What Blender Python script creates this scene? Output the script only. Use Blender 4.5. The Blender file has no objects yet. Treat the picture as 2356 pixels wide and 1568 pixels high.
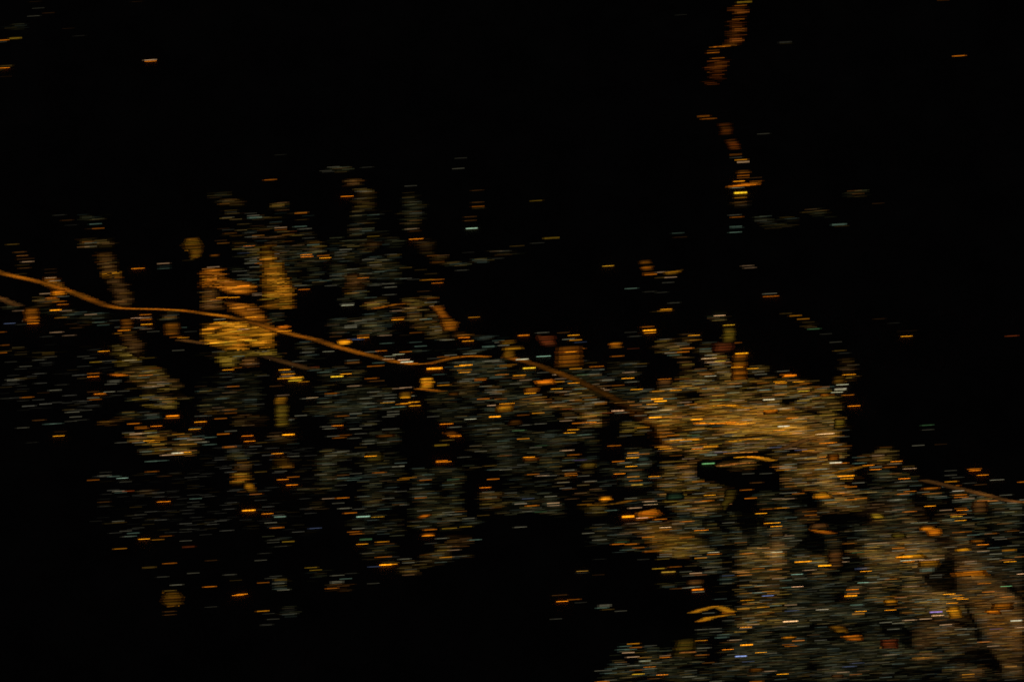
import bpy, math, random
import numpy as np
from mathutils import Matrix, Vector, noise

# ------------------------------------------------------------------ camera, sky, moon, exposure
scene = bpy.context.scene
rng = random.Random(11)
TILT = math.radians(30.0)          # the camera looks down, 30 degrees off the vertical
LENS = 85.0
M_PER_PX = 4.0                     # metres on the ground for one pixel of the 1024 picture
F_PX = 1024 * LENS / 36.0
DIST = F_PX * M_PER_PX
CAM = Vector((0.0, -DIST * math.sin(TILT), DIST * math.cos(TILT)))
cam_data = bpy.data.cameras.new('camera')
cam_data.lens = LENS
cam_data.sensor_width = 36.0
cam_data.clip_start = 10.0
cam_data.clip_end = 200000.0
cam = bpy.data.objects.new('camera', cam_data)
cam.location = CAM
cam.rotation_euler = (TILT, 0, 0)
scene.collection.objects.link(cam)
scene.camera = cam

world = bpy.data.worlds.new('World')
scene.world = world
world.use_nodes = True
wn = world.node_tree.nodes
bg = wn['Background']
sky = wn.new('ShaderNodeTexSky')
sky.sky_type = 'NISHITA'
sky.sun_disc = False
sky.sun_elevation = math.radians(28)
sky.sun_rotation = math.radians(200)
world.node_tree.links.new(sky.outputs['Color'], bg.inputs['Color'])
bg.inputs['Strength'].default_value = 0.0016          # moonless-looking night

moon = bpy.data.lights.new('moon', 'SUN')
moon.energy = 0.0030
moon.angle = math.radians(0.5)
moon.color = (0.85, 0.9, 1.0)
moon_o = bpy.data.objects.new('moon', moon)
moon_o.rotation_euler = (math.radians(62), 0, math.radians(-20))
moon_o.location = (0, 0, 3000)
scene.collection.objects.link(moon_o)

scene.view_settings.view_transform = 'Standard'
scene.view_settings.look = 'None'
scene.view_settings.exposure = 0
scene.view_settings.gamma = 1
scene.cycles.use_denoising = False
scene.cycles.filter_width = 1.6                       # the slightly soft lens of the photograph
scene.cycles.max_bounces = 2
scene.cycles.diffuse_bounces = 1
scene.cycles.glossy_bounces = 1

# ------------------------------------------------------------------ helpers
COS, SIN = math.cos(TILT), math.sin(TILT)

def ground(u, v, h=0.0):
    """the point at height h that lies under pixel (u, v) of the 1024 x 681 frame"""
    dx, dy, dz = (u - 512) / F_PX, -(v - 340.75) / F_PX, -1.0
    d = Vector((dx, dy * COS - dz * SIN, dy * SIN + dz * COS))
    t = (h - CAM.z) / d.z
    return CAM + d * t

COL = {'o': (255, 138, 18), 'a': (255, 160, 22), 'y': (222, 170, 36), 'k': (174, 130, 42), 'w': (206, 198, 158),
       'g': (150, 190, 160), 'G': (118, 184, 112), 'b': (135, 155, 205), 'p': (206, 128, 48), 'l': (250, 196, 140),
       'r': (225, 98, 34), 'q': (122, 122, 58), 'n': (224, 102, 16), 'v': (150, 125, 190)}
WORD = {'o': 'orange', 'a': 'amber', 'y': 'yellow', 'k': 'khaki', 'w': 'white', 'g': 'teal', 'G': 'green', 'b': 'blue',
        'p': 'brown', 'l': 'peach', 'r': 'red', 'v': 'violet', 'q': 'olive', 'n': 'rust'}

def lin(c):
    c = max(0.0, c)
    return c / 12.92 if c <= 0.04045 else ((c + 0.055) / 1.055) ** 2.4

GAIN = 1.0

def rgb(code, b, jit=0.0):
    r, g, bl = COL[code]
    s = b / 9.0
    j = [1 + rng.uniform(-jit, jit) for _ in range(3)]
    return (GAIN * lin(r / 255 * s * j[0]), GAIN * lin(g / 255 * s * j[1]), GAIN * lin(bl / 255 * s * j[2]), 1.0)

def tone(code, b):
    """brightness curve: pale lights lose more of their strength than sodium ones"""
    return (.66 * b + .5) * (1.3 if b >= 8 else 1.0) if code in 'wgkpbvGr' else (.92 * b + .2) * (1.0 if b < 6.5 else 1.12 if b < 7.5 else 1.28)

def new_mat(name):
    m = bpy.data.materials.new(name)
    m.use_nodes = True
    nt = m.node_tree
    nt.nodes.clear()
    return m, nt, nt.nodes.new('ShaderNodeOutputMaterial')

def mat_surface(name, dark, light, scale, rough=0.9, bump=0.0):
    m, nt, out = new_mat(name)
    p = nt.nodes.new('ShaderNodeBsdfPrincipled')
    tc = nt.nodes.new('ShaderNodeTexCoord')
    n = nt.nodes.new('ShaderNodeTexNoise')
    n.inputs['Scale'].default_value = scale
    n.inputs['Detail'].default_value = 8
    n.inputs['Roughness'].default_value = 0.65
    r = nt.nodes.new('ShaderNodeValToRGB')
    r.color_ramp.elements[0].color = (*dark, 1)
    r.color_ramp.elements[0].position = 0.35
    r.color_ramp.elements[1].color = (*light, 1)
    r.color_ramp.elements[1].position = 0.68
    nt.links.new(tc.outputs['Object'], n.inputs['Vector'])
    nt.links.new(n.outputs['Fac'], r.inputs['Fac'])
    nt.links.new(r.outputs['Color'], p.inputs['Base Color'])
    p.inputs['Roughness'].default_value = rough
    if bump:
        bn = nt.nodes.new('ShaderNodeBump')
        bn.inputs['Strength'].default_value = bump
        nt.links.new(n.outputs['Fac'], bn.inputs['Height'])
        nt.links.new(bn.outputs['Normal'], p.inputs['Normal'])
    nt.links.new(p.outputs['BSDF'], out.inputs['Surface'])
    return m

def mat_lamp_object():
    """a lamp lens: it glows in the colour of its own lamp, with a little unevenness along the glass"""
    m, nt, out = new_mat('streak_glow')
    e = nt.nodes.new('ShaderNodeEmission')
    oi = nt.nodes.new('ShaderNodeObjectInfo')
    a = nt.nodes.new('ShaderNodeVertexColor')
    a.layer_name = 'lamp_gain'
    mx = nt.nodes.new('ShaderNodeMix')
    mx.data_type = 'RGBA'
    mx.blend_type = 'MULTIPLY'
    mx.inputs['Factor'].default_value = 1.0
    nt.links.new(oi.outputs['Color'], mx.inputs['A'])
    nt.links.new(a.outputs['Color'], mx.inputs['B'])
    nt.links.new(mx.outputs['Result'], e.inputs['Color'])
    nt.links.new(e.outputs['Emission'], out.inputs['Surface'])
    return m

def gain_layer(m, gains):
    """how strongly each piece of a streak or strip glows, one value per face"""
    at = m.color_attributes.new('lamp_gain', 'FLOAT_COLOR', 'CORNER')
    flat = []
    for g, p in zip(gains, m.polygons):
        flat += [g, g, g, 1.0] * p.loop_total
    at.data.foreach_set('color', flat)

def mat_lamp_mesh():
    m, nt, out = new_mat('carpet_glow')
    e = nt.nodes.new('ShaderNodeEmission')
    a = nt.nodes.new('ShaderNodeVertexColor')
    a.layer_name = 'lamp_colour'
    nt.links.new(a.outputs['Color'], e.inputs['Color'])
    nt.links.new(e.outputs['Emission'], out.inputs['Surface'])
    return m

M_GROUND = mat_surface('dark_land', (0.085, 0.058, 0.042), (0.19, 0.135, 0.095), 0.004, 0.95)
M_ASPHALT = mat_surface('asphalt', (0.035, 0.034, 0.033), (0.06, 0.058, 0.055), 0.05, 0.85)
M_PAVING = mat_surface('concrete_paving', (0.10, 0.095, 0.085), (0.17, 0.16, 0.145), 0.08, 0.85)
M_METAL = mat_surface('galvanised_metal', (0.10, 0.10, 0.10), (0.16, 0.16, 0.16), 1.5, 0.5)
M_LAMP = mat_lamp_object()
M_SMALL = mat_lamp_mesh()

def link(name, data, parent=None):
    o = bpy.data.objects.new(name, data)
    scene.collection.objects.link(o)
    if parent:
        o.parent = parent
    return o

def tag(o, label=None, cat=None, group=None, kind=None):
    if label: o['label'] = label
    if cat: o['category'] = cat
    if group: o['group'] = group
    if kind: o['kind'] = kind
    return o

def box_faces(V, F, x0, x1, y0, y1, z0, z1, bottom=False):
    n = len(V)
    V += [(x0, y0, z0), (x1, y0, z0), (x1, y1, z0), (x0, y1, z0), (x0, y0, z1), (x1, y0, z1), (x1, y1, z1), (x0, y1, z1)]
    F += [(n+4, n+5, n+6, n+7), (n, n+1, n+5, n+4), (n+1, n+2, n+6, n+5), (n+2, n+3, n+7, n+6), (n+3, n, n+4, n+7)]
    if bottom: F.append((n+3, n+2, n+1, n))

def mesh(name, V, F, mats, idx=None):
    m = bpy.data.meshes.new(name)
    m.from_pydata(V, [], F)
    for k in mats: m.materials.append(k)
    if idx: m.polygons.foreach_set('material_index', idx)
    m.update()
    return m

# one light streak: pixel endpoints -> centre, half vector on the ground at height h
SLOPE = 0.058                       # every run climbs a little to the right
LEN = 140                           # usual length of a run, in tile units

def run(u, v, length, h):
    a = ground(u, v + SLOPE * length / 2, h)
    b = ground(u + length, v - SLOPE * length / 2, h)
    return a, b

class Strips:
    """many glowing strips of drawn-out light in one mesh, each in its own colour"""
    def __init__(self):
        self.V, self.F, self.C = [], [], []
    def add(self, u, v, length, thick, h, colour):
        if length < 0.3: return
        # never farther out than the town reaches: drop what lies wholly outside the frame
        if u > 1030 or u + length < -6 or v < -6 or v > 688: return
        a, b = run(u, v, length, h)
        d = (b - a); n = Vector((-d.y, d.x, 0)).normalized() * (thick * M_PER_PX / COS / 2)
        k = len(self.V)
        for z in (0.0, h):
            for p in (a - n, b - n, b + n, a + n):
                self.V.append((p.x, p.y, z))
        self.F += [(k+4, k+5, k+6, k+7), (k, k+1, k+5, k+4), (k+1, k+2, k+6, k+5), (k+2, k+3, k+7, k+6), (k+3, k, k+4, k+7)]
        self.C += [colour] * 5
    def soft(self, u, v, length, thick, h, code, b, jit, grain=.10, taper=.5):
        """a strip of drawn-out light: uneven, and weaker towards its ends"""
        n = max(2, int(length / 2.4))
        base = [1 + rng.uniform(-jit, jit) for _ in range(3)]
        for i in range(n):
            f = (i + .5) / n
            edge = min(1.0, min(f, 1 - f) * length / 3.2)
            s = (1 - taper * (1 - edge)) * rng.uniform(1 - grain, 1 + grain)
            c = COL[code]
            col = tuple(lin(c[k] / 255 * b / 9 * base[k] * s) for k in range(3)) + (1.0,)
            self.add(u + length * i / n, v + SLOPE * length * (.5 - f), length / n, thick, h, col)
    def build(self, name, parent=None):
        m = mesh(name, self.V, self.F, [M_SMALL])
        at = m.color_attributes.new('lamp_colour', 'FLOAT_COLOR', 'CORNER')
        flat = []
        for c in self.C:
            flat += list(c) * 4
        at.data.foreach_set('color', flat)
        return link(name, m, parent)

CW, CH = 2.5, 0.56                  # one glowing box of a carpet of light covers this many pixels
U0, V0 = -8.0, -4.0
NC, NR = int(1040 / CW), int(690 / CH)

def new_field():
    return np.zeros((NR, NC, 3))

def splat(F, u, v, length, colour):
    """a run of light added to the field, rising to the right like every run here"""
    c0, c1 = (u - U0) / CW, (u + length - U0) / CW
    for c in range(max(0, int(c0)), min(NC - 1, int(c1)) + 1):
        cover = min(c + 1, c1) - max(c, c0)
        if cover <= 0: continue
        mid = U0 + (c + .5) * CW
        r = (v + SLOPE * (u + length / 2 - mid) - V0) / CH - .5
        r0 = math.floor(r); f = r - r0
        for rr, w in ((r0, 1 - f), (r0 + 1, f)):
            if 0 <= rr < NR:
                F[rr, c] += np.array(colour[:3]) * (w * cover)

def ground_np(u, v):
    dx, dy = (u - 512) / F_PX, -(v - 340.75) / F_PX
    X, Y, Z = dx, dy * COS + SIN, dy * SIN - COS
    t = -CAM.z / Z
    return CAM.x + X * t, CAM.y + Y * t

def carpet(F, name, height, parent=None, floor=0.0011):
    """a carpet of low glowing boxes that stand for spread light, one for each lit place of the field"""
    lum = F.max(axis=2)
    R, C = np.nonzero(lum > floor)
    n = len(R)
    if n == 0: return None
    nr = np.random.RandomState(5)
    col = F[R, C] * nr.uniform(.88, 1.12, (n, 1))
    u0 = U0 + C * CW; v0 = V0 + R * CH
    V = np.zeros((n, 8, 3))
    hh = height * nr.uniform(.8, 1.2, n)
    for k, (du, dv) in enumerate(((0, 1), (1, 1), (1, 0), (0, 0))):
        x, y = ground_np(u0 + du * CW, v0 + dv * CH - SLOPE * (du - .5) * CW * .9)
        V[:, k, 0] = V[:, k + 4, 0] = x
        V[:, k, 1] = V[:, k + 4, 1] = y
        V[:, k + 4, 2] = hh
    Q = np.array([(4, 5, 6, 7), (0, 1, 5, 4), (1, 2, 6, 5), (2, 3, 7, 6), (3, 0, 4, 7)])
    idx = (np.arange(n)[:, None, None] * 8 + Q[None]).reshape(-1)
    m = bpy.data.meshes.new(name)
    m.vertices.add(n * 8); m.vertices.foreach_set('co', V.reshape(-1))
    m.loops.add(n * 20); m.loops.foreach_set('vertex_index', idx.astype(np.int32))
    m.polygons.add(n * 5)
    m.polygons.foreach_set('loop_start', np.arange(0, n * 20, 4, dtype=np.int32))
    m.materials.append(M_SMALL)
    at = m.color_attributes.new('lamp_colour', 'FLOAT_COLOR', 'CORNER')
    rgba = np.ones((n, 20, 4)); rgba[:, :, :3] = col[:, None, :]
    at.data.foreach_set('color', rgba.reshape(-1))
    m.update(); m.validate()
    return link(name, m, parent)

def scan(poly, v):
    xs = []
    n = len(poly)
    for i in range(n):
        (x0, y0), (x1, y1) = poly[i], poly[(i + 1) % n]
        if (y0 <= v) != (y1 <= v):
            xs.append(x0 + (v - y0) * (x1 - x0) / (y1 - y0))
    xs.sort()
    return list(zip(xs[0::2], xs[1::2]))

# ------------------------------------------------------------------ where things are, in units of a survey grid
S = 820 / 2355.0 / 4.0              # survey unit -> pixel of the 1024 picture
TILE = {'A': (0, 600), 'B': (800, 600), 'C': (1600, 600), 'D': (0, 1100), 'E': (800, 1100), 'F': (1600, 1100), 'H': (2400, 1100),
        'I': (3200, 1100), 'J': (0, 1600), 'K': (800, 1600), 'L': (1600, 1600), 'M': (2400, 1600), 'N': (3276, 1600),
        'O': (2200, 2180), 'P': (2640, 2180), 'Q': (3276, 2180), 'R': (0, 0), 'S': (2700, 0), 'T': (2700, 540),
        'U': (400, 2100), 'V': (1200, 2100), 'W': (3276, 0), 'X': (3000, 1600, .4464), 'Y': (2200, 2080, .4244), 'Z': (3100, 2080, .4228),
        '0': (0, 0, 4.0), '1': (2300, 700, .2806), '2': (3480, 700, .4464)}
def unit(t):
    return TILE[t][2] / 4 if len(TILE[t]) > 2 else S
def px(t, x, y):
    return TILE[t][0] / 4 + x * unit(t), TILE[t][1] / 4 + y * unit(t)
# light streaks, each one light drawn out sideways: left end x, y, colour + brightness 1-9, optional length, optional thickness (t2 = twice)
ROWS = {
'A': "70 1083 k6;155 1172 p5;185 1211 p7;190 1250 p3 200;247 1282 l6;180 1320 k3 150;210 1355 p4;610 747 w2;700 806 p3;750 862 w1;1025 849 g6;1060 900 o5;985 903 p2;1050 795 k2 170;160 1422 k3;505 1368 p2;510 1408 p2;510 1465 l7;560 1500 w7;1100 1175 p3;1505 1358 o8 160;1810 1302 l6;1815 1360 g4;1820 1335 g2;2135 1150 a6;2085 1090 a4;2100 1265 k2",
'B': "850 55 w1;735 342 o6;1615 530 o8 150;1465 195 w4;1600 200 k3;1380 238 w3;1400 250 w2;1850 198 w2;1690 350 p3;230 515 k3;340 630 k3 160;810 615 k4;800 640 k4 160;820 655 k3;1090 725 o6;1100 800 k3;1800 558 k4 185;1765 650 k4;1750 695 k3;1800 610 k2;1925 744 g4;1870 838 k4;1740 915 w2;1925 990 y4;255 772 w3;290 712 w2;555 775 g6 160 2;740 777 k4 190;250 916 w2;500 950 w3;525 996 w5;855 890 l6;860 915 o4;1075 878 g6 150;1130 905 w5 150;980 935 r3 130;860 985 p3 150;1125 965 w2 150;1180 1010 w3;1230 1088 g6;1300 1060 k2;1240 1160 k4;1600 1142 w6 150;1560 1170 w4;1770 1100 k3;1845 1167 k4;495 1100 o7;400 1108 p3;600 1148 k4;435 1182 b3;510 1250 w4;510 1300 w6;640 1298 o6;700 1308 l6 230;565 1342 w5;370 1390 w4 180;430 1435 w4;545 1490 g6;1150 1200 o8;1155 1224 o8 150;1345 1212 o6;1370 1237 a9;1550 1207 w4;1350 1265 k4;1680 1368 w5;1490 1443 w4;1640 1440 p3 170;1800 1468 o7;1365 1500 g5;1440 1556 w4;1860 1260 w5;1880 1248 w4;1940 1320 w5;2170 1203 k5;1980 1360 k4;2080 1300 k3 200;1840 1418 w4;2095 1532 w4;1940 1553 w4;2230 1478 g3;2290 1352 k4;85 1343 l6;790 1410 l4 180;985 1395 k4 170;940 1168 k3 170;960 1270 k3;1080 1555 w5;430 1560 o9 150",
'C': "630 93 w2;600 213 w4;50 412 w3;30 545 k4;40 600 k3;30 490 k2;100 708 p3;100 737 k2;100 808 p4;65 845 k4 170;65 905 l5;100 930 o2;100 1020 o8 170;815 463 p3;820 600 p4;825 648 o5;835 668 k3;735 767 p4;735 810 p4;755 898 g8 140 2;1495 582 y4;1650 1010 y4 180 2;1500 1068 w2 150;1265 1102 k4 160;1045 1162 p3;1130 1160 w3;830 1262 g4 180;530 1295 k4;620 1325 k4;640 1380 w3;720 1175 w1;210 1080 p2;240 1180 k3;310 1212 o3;360 1285 o3 150;165 1375 k3;0 1350 k5;240 1490 a6;360 1487 o6;360 1525 o7;290 1420 k3;0 1475 w4;90 1485 w2;1080 1205 p2 200;1050 1245 w2",
'D': "455 212 l6;645 245 w5;520 258 o7;530 277 o6;610 302 o6;650 335 o7;570 400 a8 140 2;690 410 l5;805 450 g3 150;970 452 l6;1045 438 g4;100 340 k5;635 488 a5;1070 540 g5;1115 573 g4;1250 520 w3;1320 595 w4;1600 452 o7;1500 490 l7;1590 490 l6;1610 508 o7;1615 563 a9;1610 617 l4;1530 603 w5;1350 633 o8 150;1310 668 a5;1380 515 o5 150;260 410 o5;310 485 o7;310 525 o7 150;310 553 o8;150 408 l4;265 522 l5;40 553 b7;180 565 w2;0 653 o5 60;580 656 l6;725 692 l4;470 705 w2;810 605 p3;755 560 p2;900 572 p2;1980 863 w4;2070 600 g4 80;2115 648 w2;1690 648 w3;1955 710 o5;2035 716 a7;10 803 o4 100;0 873 k4 130;0 890 o6 80;490 888 k5;485 908 k4;510 938 w2;380 973 w4;220 1047 w4;60 995 w2;120 845 k2 170;180 882 k2;890 932 w3;960 953 w3;1120 872 a8;1395 832 y5;1435 785 p3;1035 997 y6;1150 985 w4 180;1290 992 y5;1420 978 y6 190;1640 950 y3;1005 1128 o6;1000 1164 o8;1325 1108 k4;1245 1210 w5;1245 1225 w5;1210 1250 w5;70 1197 w5;80 1208 w5;640 1258 w2;560 1320 w6;430 1350 p2;240 1402 o6;1000 1338 p4;1185 1338 w7;1350 1330 w4;1075 1360 o8;1080 1372 o4;1000 1408 w6;1020 1427 o5;1270 1378 w2;0 1415 w2;860 1470 w2;2250 1330 g4;1590 1148 o7 170;1510 1425 y5 200;1830 1420 a5 200;1700 1230 l5 200;1900 1220 p5;1450 1303 k4;1650 1280 l5;1750 1272 l5;1800 1335 k5;1860 1455 o4;1670 1110 y5",
'E': "520 140 o7;185 256 a8;320 254 a8;110 281 o7 150;55 205 l5;70 318 l5;345 345 y6;850 178 a7;610 228 l5 150;590 212 l4;1125 163 o7;960 290 o5;780 125 l5 170;490 468 l6;520 482 a8;155 505 w7;155 540 a8 160;385 540 a7 160;50 598 o6 160;300 603 g5;430 620 l7;350 630 l6;840 612 o7 170;880 640 a8 175;620 656 l6;440 683 y7;590 710 v6;270 740 o6 250;560 760 a7;290 795 v5;680 830 a7;350 873 a6;375 930 g7;530 872 l5;800 968 l6;860 900 p4;1070 987 w5;1055 1047 w5;1225 1057 r5;1225 1072 p5;255 1085 a8;520 1050 o5;380 1060 o5;900 1085 a9;930 1110 w5;930 1135 a8 165;930 1160 l6;890 1183 a8 200;1010 1210 y9 165;1030 1170 a8 160;1120 1222 a7;1360 1113 g6;1430 1088 g3;1500 1162 y9 150 2;1605 1133 a9;1405 875 w7;1680 977 w5;1680 1005 p6 155 2;1560 1065 w3;1620 345 w8 150;1620 330 w6 150;1760 522 w5;1775 550 w4;1670 577 w6;1655 598 w6 150 2;1900 572 k5;1805 690 o5;1805 716 a8;1740 740 b6;1690 733 b5;1500 660 p4 170;1490 705 p4;2055 692 l5;2075 782 g5;1900 880 w6;2010 868 o7;2110 928 w7;2210 908 w8;2095 963 l7;2270 970 l9;2300 995 w9 150 2;1985 1005 g5;1920 1043 o6 190;2190 370 p4;2195 410 l5;2195 510 a9 150;2200 490 o5;1995 298 k5;2105 225 w4;2115 138 w6;2100 98 w5;1940 118 w4;1900 1185 o6;1940 1215 p5 180;1700 1272 l6;1700 1168 k4;1415 1262 k4;210 1285 w3;305 1278 o6;0 1330 y4;240 1168 w3;375 1190 w3;660 1155 w3;800 1273 p4 150;185 1415 g5;1165 1415 w6;1220 1405 l7;880 1378 l4;1440 1358 o6;1440 1380 w5;1355 1458 g5;1410 1508 p4;1825 1415 w6;1930 1340 w6;1955 1385 w5;2115 1375 w5;2110 1410 w5;1875 1472 w6;2070 1462 a7 170;2100 1450 w7;2245 1478 o7;2275 1405 a7;2265 1360 o5;1880 1512 g5;2190 1512 g7 170;2080 1527 w5;1950 1535 p4;355 1322 p3;265 1545 a4;520 1503 k4;2210 1300 l5",
'F': "205 185 p3;305 265 o4;345 352 l6;110 660 o4 150;300 450 k5;180 550 k5 200;105 770 g4;165 815 g6;665 715 o8;710 755 a8;780 482 a7;650 690 o5;950 820 g6 140 2;1085 770 w5;1120 805 w7;720 900 w7 160;510 918 w6;430 938 o5;615 1000 w5;620 1043 a8;680 1032 a8 155 2;305 1070 a8 185 3;655 1090 a6 170;670 1115 a8;720 1190 w5;960 985 w6 190 2;1060 750 g4;850 1205 o7;850 1190 o6;1090 1140 o7 160;1295 1150 a7 155 2;1350 690 o7 140 2;1565 660 w5;1925 688 a8;1870 735 w7;1880 725 g5;1945 745 a7;1330 965 w8 150 2;1410 1065 y9 150 2;1565 930 g9 170;1890 880 a8;1840 825 o6 200;1985 845 o6;1870 1045 o5;1950 1073 a7;2130 1005 k4;2175 1047 o7 170;2200 1085 w5;2030 1143 G5;2160 1135 w6;1570 1118 w4;1765 1140 l7;1780 1188 l5 170;1930 1188 w7;1745 1225 a7;1925 1237 a8;1730 1303 a8;1950 1358 y6;1900 1305 p4;2180 1305 l6 170;2275 1320 l6;2150 1255 l4;235 1190 a8;240 1230 a8 165;435 1263 a7;430 1235 w4;0 1350 o6;0 1405 a8 120;30 1388 w7;0 1470 a8 130;90 1455 a8;100 1497 a8;0 1508 w6 60;890 1420 o7;1085 1420 o5;1425 1355 a9;1430 1335 o6;1490 1375 w5;1030 1360 w6;1010 1493 l7;1140 1473 a8 180;1500 1470 y6;1550 1465 w6;1740 1510 r5;1850 1535 r7;1840 1505 p6;2120 1470 w6;2080 1495 w5;2060 1530 w5;1980 1535 w4;840 1455 w3;910 1275 w5;380 1140 g4;320 955 w3;1130 1030 a5 200;1150 1048 a5;1370 1205 l5;1290 1180 o4;1390 1420 o4;1500 1430 o4 240;0 1290 l6;60 1012 o7 150;0 880 o6 135;760 1135 w4;1810 660 p4;2000 770 b4",
'H': "635 28 k5;740 25 l6;710 85 w3;290 153 g7;500 190 w2;640 198 w2;780 318 w3;690 390 a8;670 408 a6 160;585 418 k3;1305 463 l8;1290 520 k6 150;1410 572 y8;1385 715 k6;1870 212 w6 160;1870 242 o7 190;2070 440 k4;2175 465 a6;2265 503 a6;475 593 o6;490 632 a9 155 2;505 662 a8;280 655 w2;330 702 w3;130 930 o6;310 843 r3;1010 690 a8;700 745 k4;1020 745 a5;930 842 o7;880 882 o7;640 882 k5 170;780 918 g6;1150 843 g4;1150 875 g5;1160 955 l8 180;1140 958 v6;1220 1000 l7;1305 988 y8;1270 1015 w5;1380 1040 w4;1200 1157 w8;1140 1210 y5;850 1190 o4 190;660 1192 o7 165;245 1182 a9 150;295 1225 w6;15 1205 w6 140 2;265 1115 l6;380 1018 k6 165;390 1048 w3;0 1083 g5 50;130 1265 o5;345 1310 a8 150;590 1332 a7;800 1320 a8;930 1295 w5;1505 1055 a8;1685 1070 a8;1780 1138 w6;1550 897 a8 155 2;1520 930 o5 150;1310 778 o6;1470 778 o5 150;1300 858 o5;2030 1102 w5;2070 1140 o6;2110 1150 o8 150 2;2100 1165 o7;1990 1220 a8;2010 1235 a8;2000 1252 o5;2210 1223 a8;2270 1330 y8;2070 1415 k5;2170 1388 w6;1870 1427 w9 140 2;1455 1350 g7;1510 1440 l6;1260 1433 G7;1350 1430 G6;1600 1405 p6;1780 1325 k6;1300 1315 g4;585 1420 a9 140 2;620 1445 a9 150 2;160 1460 p7 230;340 1490 o6;530 1480 a8;900 1460 l6;1270 1498 a7;1440 1495 a8;1590 1525 o6;1870 1552 o7 170 2;2020 1530 g5;1580 1545 b5;130 1555 l7 150 2;1500 1205 p4;1200 1240 k5;2010 1290 w5;1690 1295 w4",
'I': "90 618 G7;30 540 k3;340 768 w3;230 675 w2;385 866 k6;440 895 w2;540 1032 w2;480 1085 p3 150;485 1140 a8 160;490 1130 a5;460 1180 y5;415 1255 w9 145;415 1265 w8 145;397 1302 w9;395 1315 w8;355 1342 w9;475 1375 o7 150;545 1500 o9 150;550 1510 o6 150;1155 700 a8;840 502 p2;1010 550 w1;250 1375 o5;300 1450 k4;380 1225 a4 150;150 1335 k5;0 1243 o6 115;160 1285 o5 180;1120 640 p1 230",
'J': "755 135 w6 160;920 113 w3;800 190 w5;380 228 p5;500 272 g5;580 268 g5;190 315 w4;605 408 a8;620 360 p2;750 240 w3;870 225 w2;300 485 w1;1410 137 k6;1480 170 k4;1670 165 w5;1690 197 g4 150;1905 178 o8 155 2;1905 203 o6 155;1465 268 o7;1550 305 o5;1560 322 o6;1725 295 o8;1405 372 w5;1490 385 l6 150 2;1600 375 w4;1670 372 g6;1655 352 y5;1820 355 k5;2165 330 a8;2180 318 g4;2230 247 a8;2235 180 w4;1330 485 w4;1640 462 a8;1760 455 a6;1690 480 a7 150;1700 420 a6;1760 432 a5;1980 388 a6;2040 440 b5;2150 450 l6 180;2245 480 w6;1710 555 k6;1615 588 g7;1760 577 y5;1970 605 w9 140 2;2060 595 a9;1850 628 l7;1640 615 k5 200;1670 700 g7;1790 693 g5;1675 818 o5;1820 870 p3;1130 863 w5;1240 873 g6;1335 892 g8;1000 915 o5;1370 935 w3;1295 1042 w7;1400 1042 r7;1320 1058 g4;1125 1167 p4;1800 1162 o8 160;1660 1060 p2;1490 1225 k3;1540 1312 w3;2180 1128 g6;2210 1195 w2;1285 1388 w5;1300 1402 k5;1375 1500 w4;1460 1525 g5;1430 1560 g5;1520 1463 w2;1840 1558 o4;2080 1480 w1;1140 825 w2;2060 505 a6 200;2000 620 a6 210",
'K': "0 180 w3;165 210 o6;0 245 o7 75;285 353 w5;40 425 g6;200 387 o7;475 407 o8;500 468 o8;640 485 k5;20 480 w6 70;40 508 g6;270 108 o5;280 148 o4;510 70 k4;1090 175 w6;930 225 w6;940 393 a9 150 2;820 610 a8;1000 643 w5;870 650 p4;850 735 p5 190;410 745 p5;410 770 p5;420 828 o6;625 822 k6;860 815 w4;1000 880 o6;880 908 o8;985 970 o9;435 1047 p4;575 1077 o6;480 1262 a9 160 2;705 1300 o8;850 1335 g7 140 2;745 1405 w6;815 1462 o7;1250 1468 b6;1360 1013 k6;1400 1128 l5;1565 1120 o7;1590 1240 w7;1655 1293 o7;1795 1333 g8 160 2;1965 1337 y7 155;1755 1470 w6;1700 1508 o6;1730 1532 o6;1760 1247 w4;1510 290 o8;1420 325 w6;1390 300 w5;1715 328 w7;1455 412 w5;1590 400 o4;1530 430 o5;1565 180 o5;1720 150 w6;1670 203 w4;1810 170 k5;2150 130 w5;2150 162 w6;2100 187 w5;1930 240 w3;1840 290 w4;2090 330 w5 190;1770 383 w4;1870 465 w5;1855 500 w5;2040 483 w5;2060 410 o5 170;1775 540 k4;1885 640 a9 150;1960 700 y5;1580 585 w5;1430 632 w5;1400 735 w5 160;1570 858 p5;1560 898 g5;1680 915 g5;1730 890 g5;1720 840 w4;2205 760 w7;1990 830 o6;2090 853 w4;2265 910 a5;2090 1125 w5;2230 1045 w4;2045 1250 g4;2210 1195 p4;2075 1478 w3;1520 1180 w4;1120 1020 k4;400 680 k5;1700 435 w4;270 535 o6 140 2;1550 975 w3",
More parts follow.
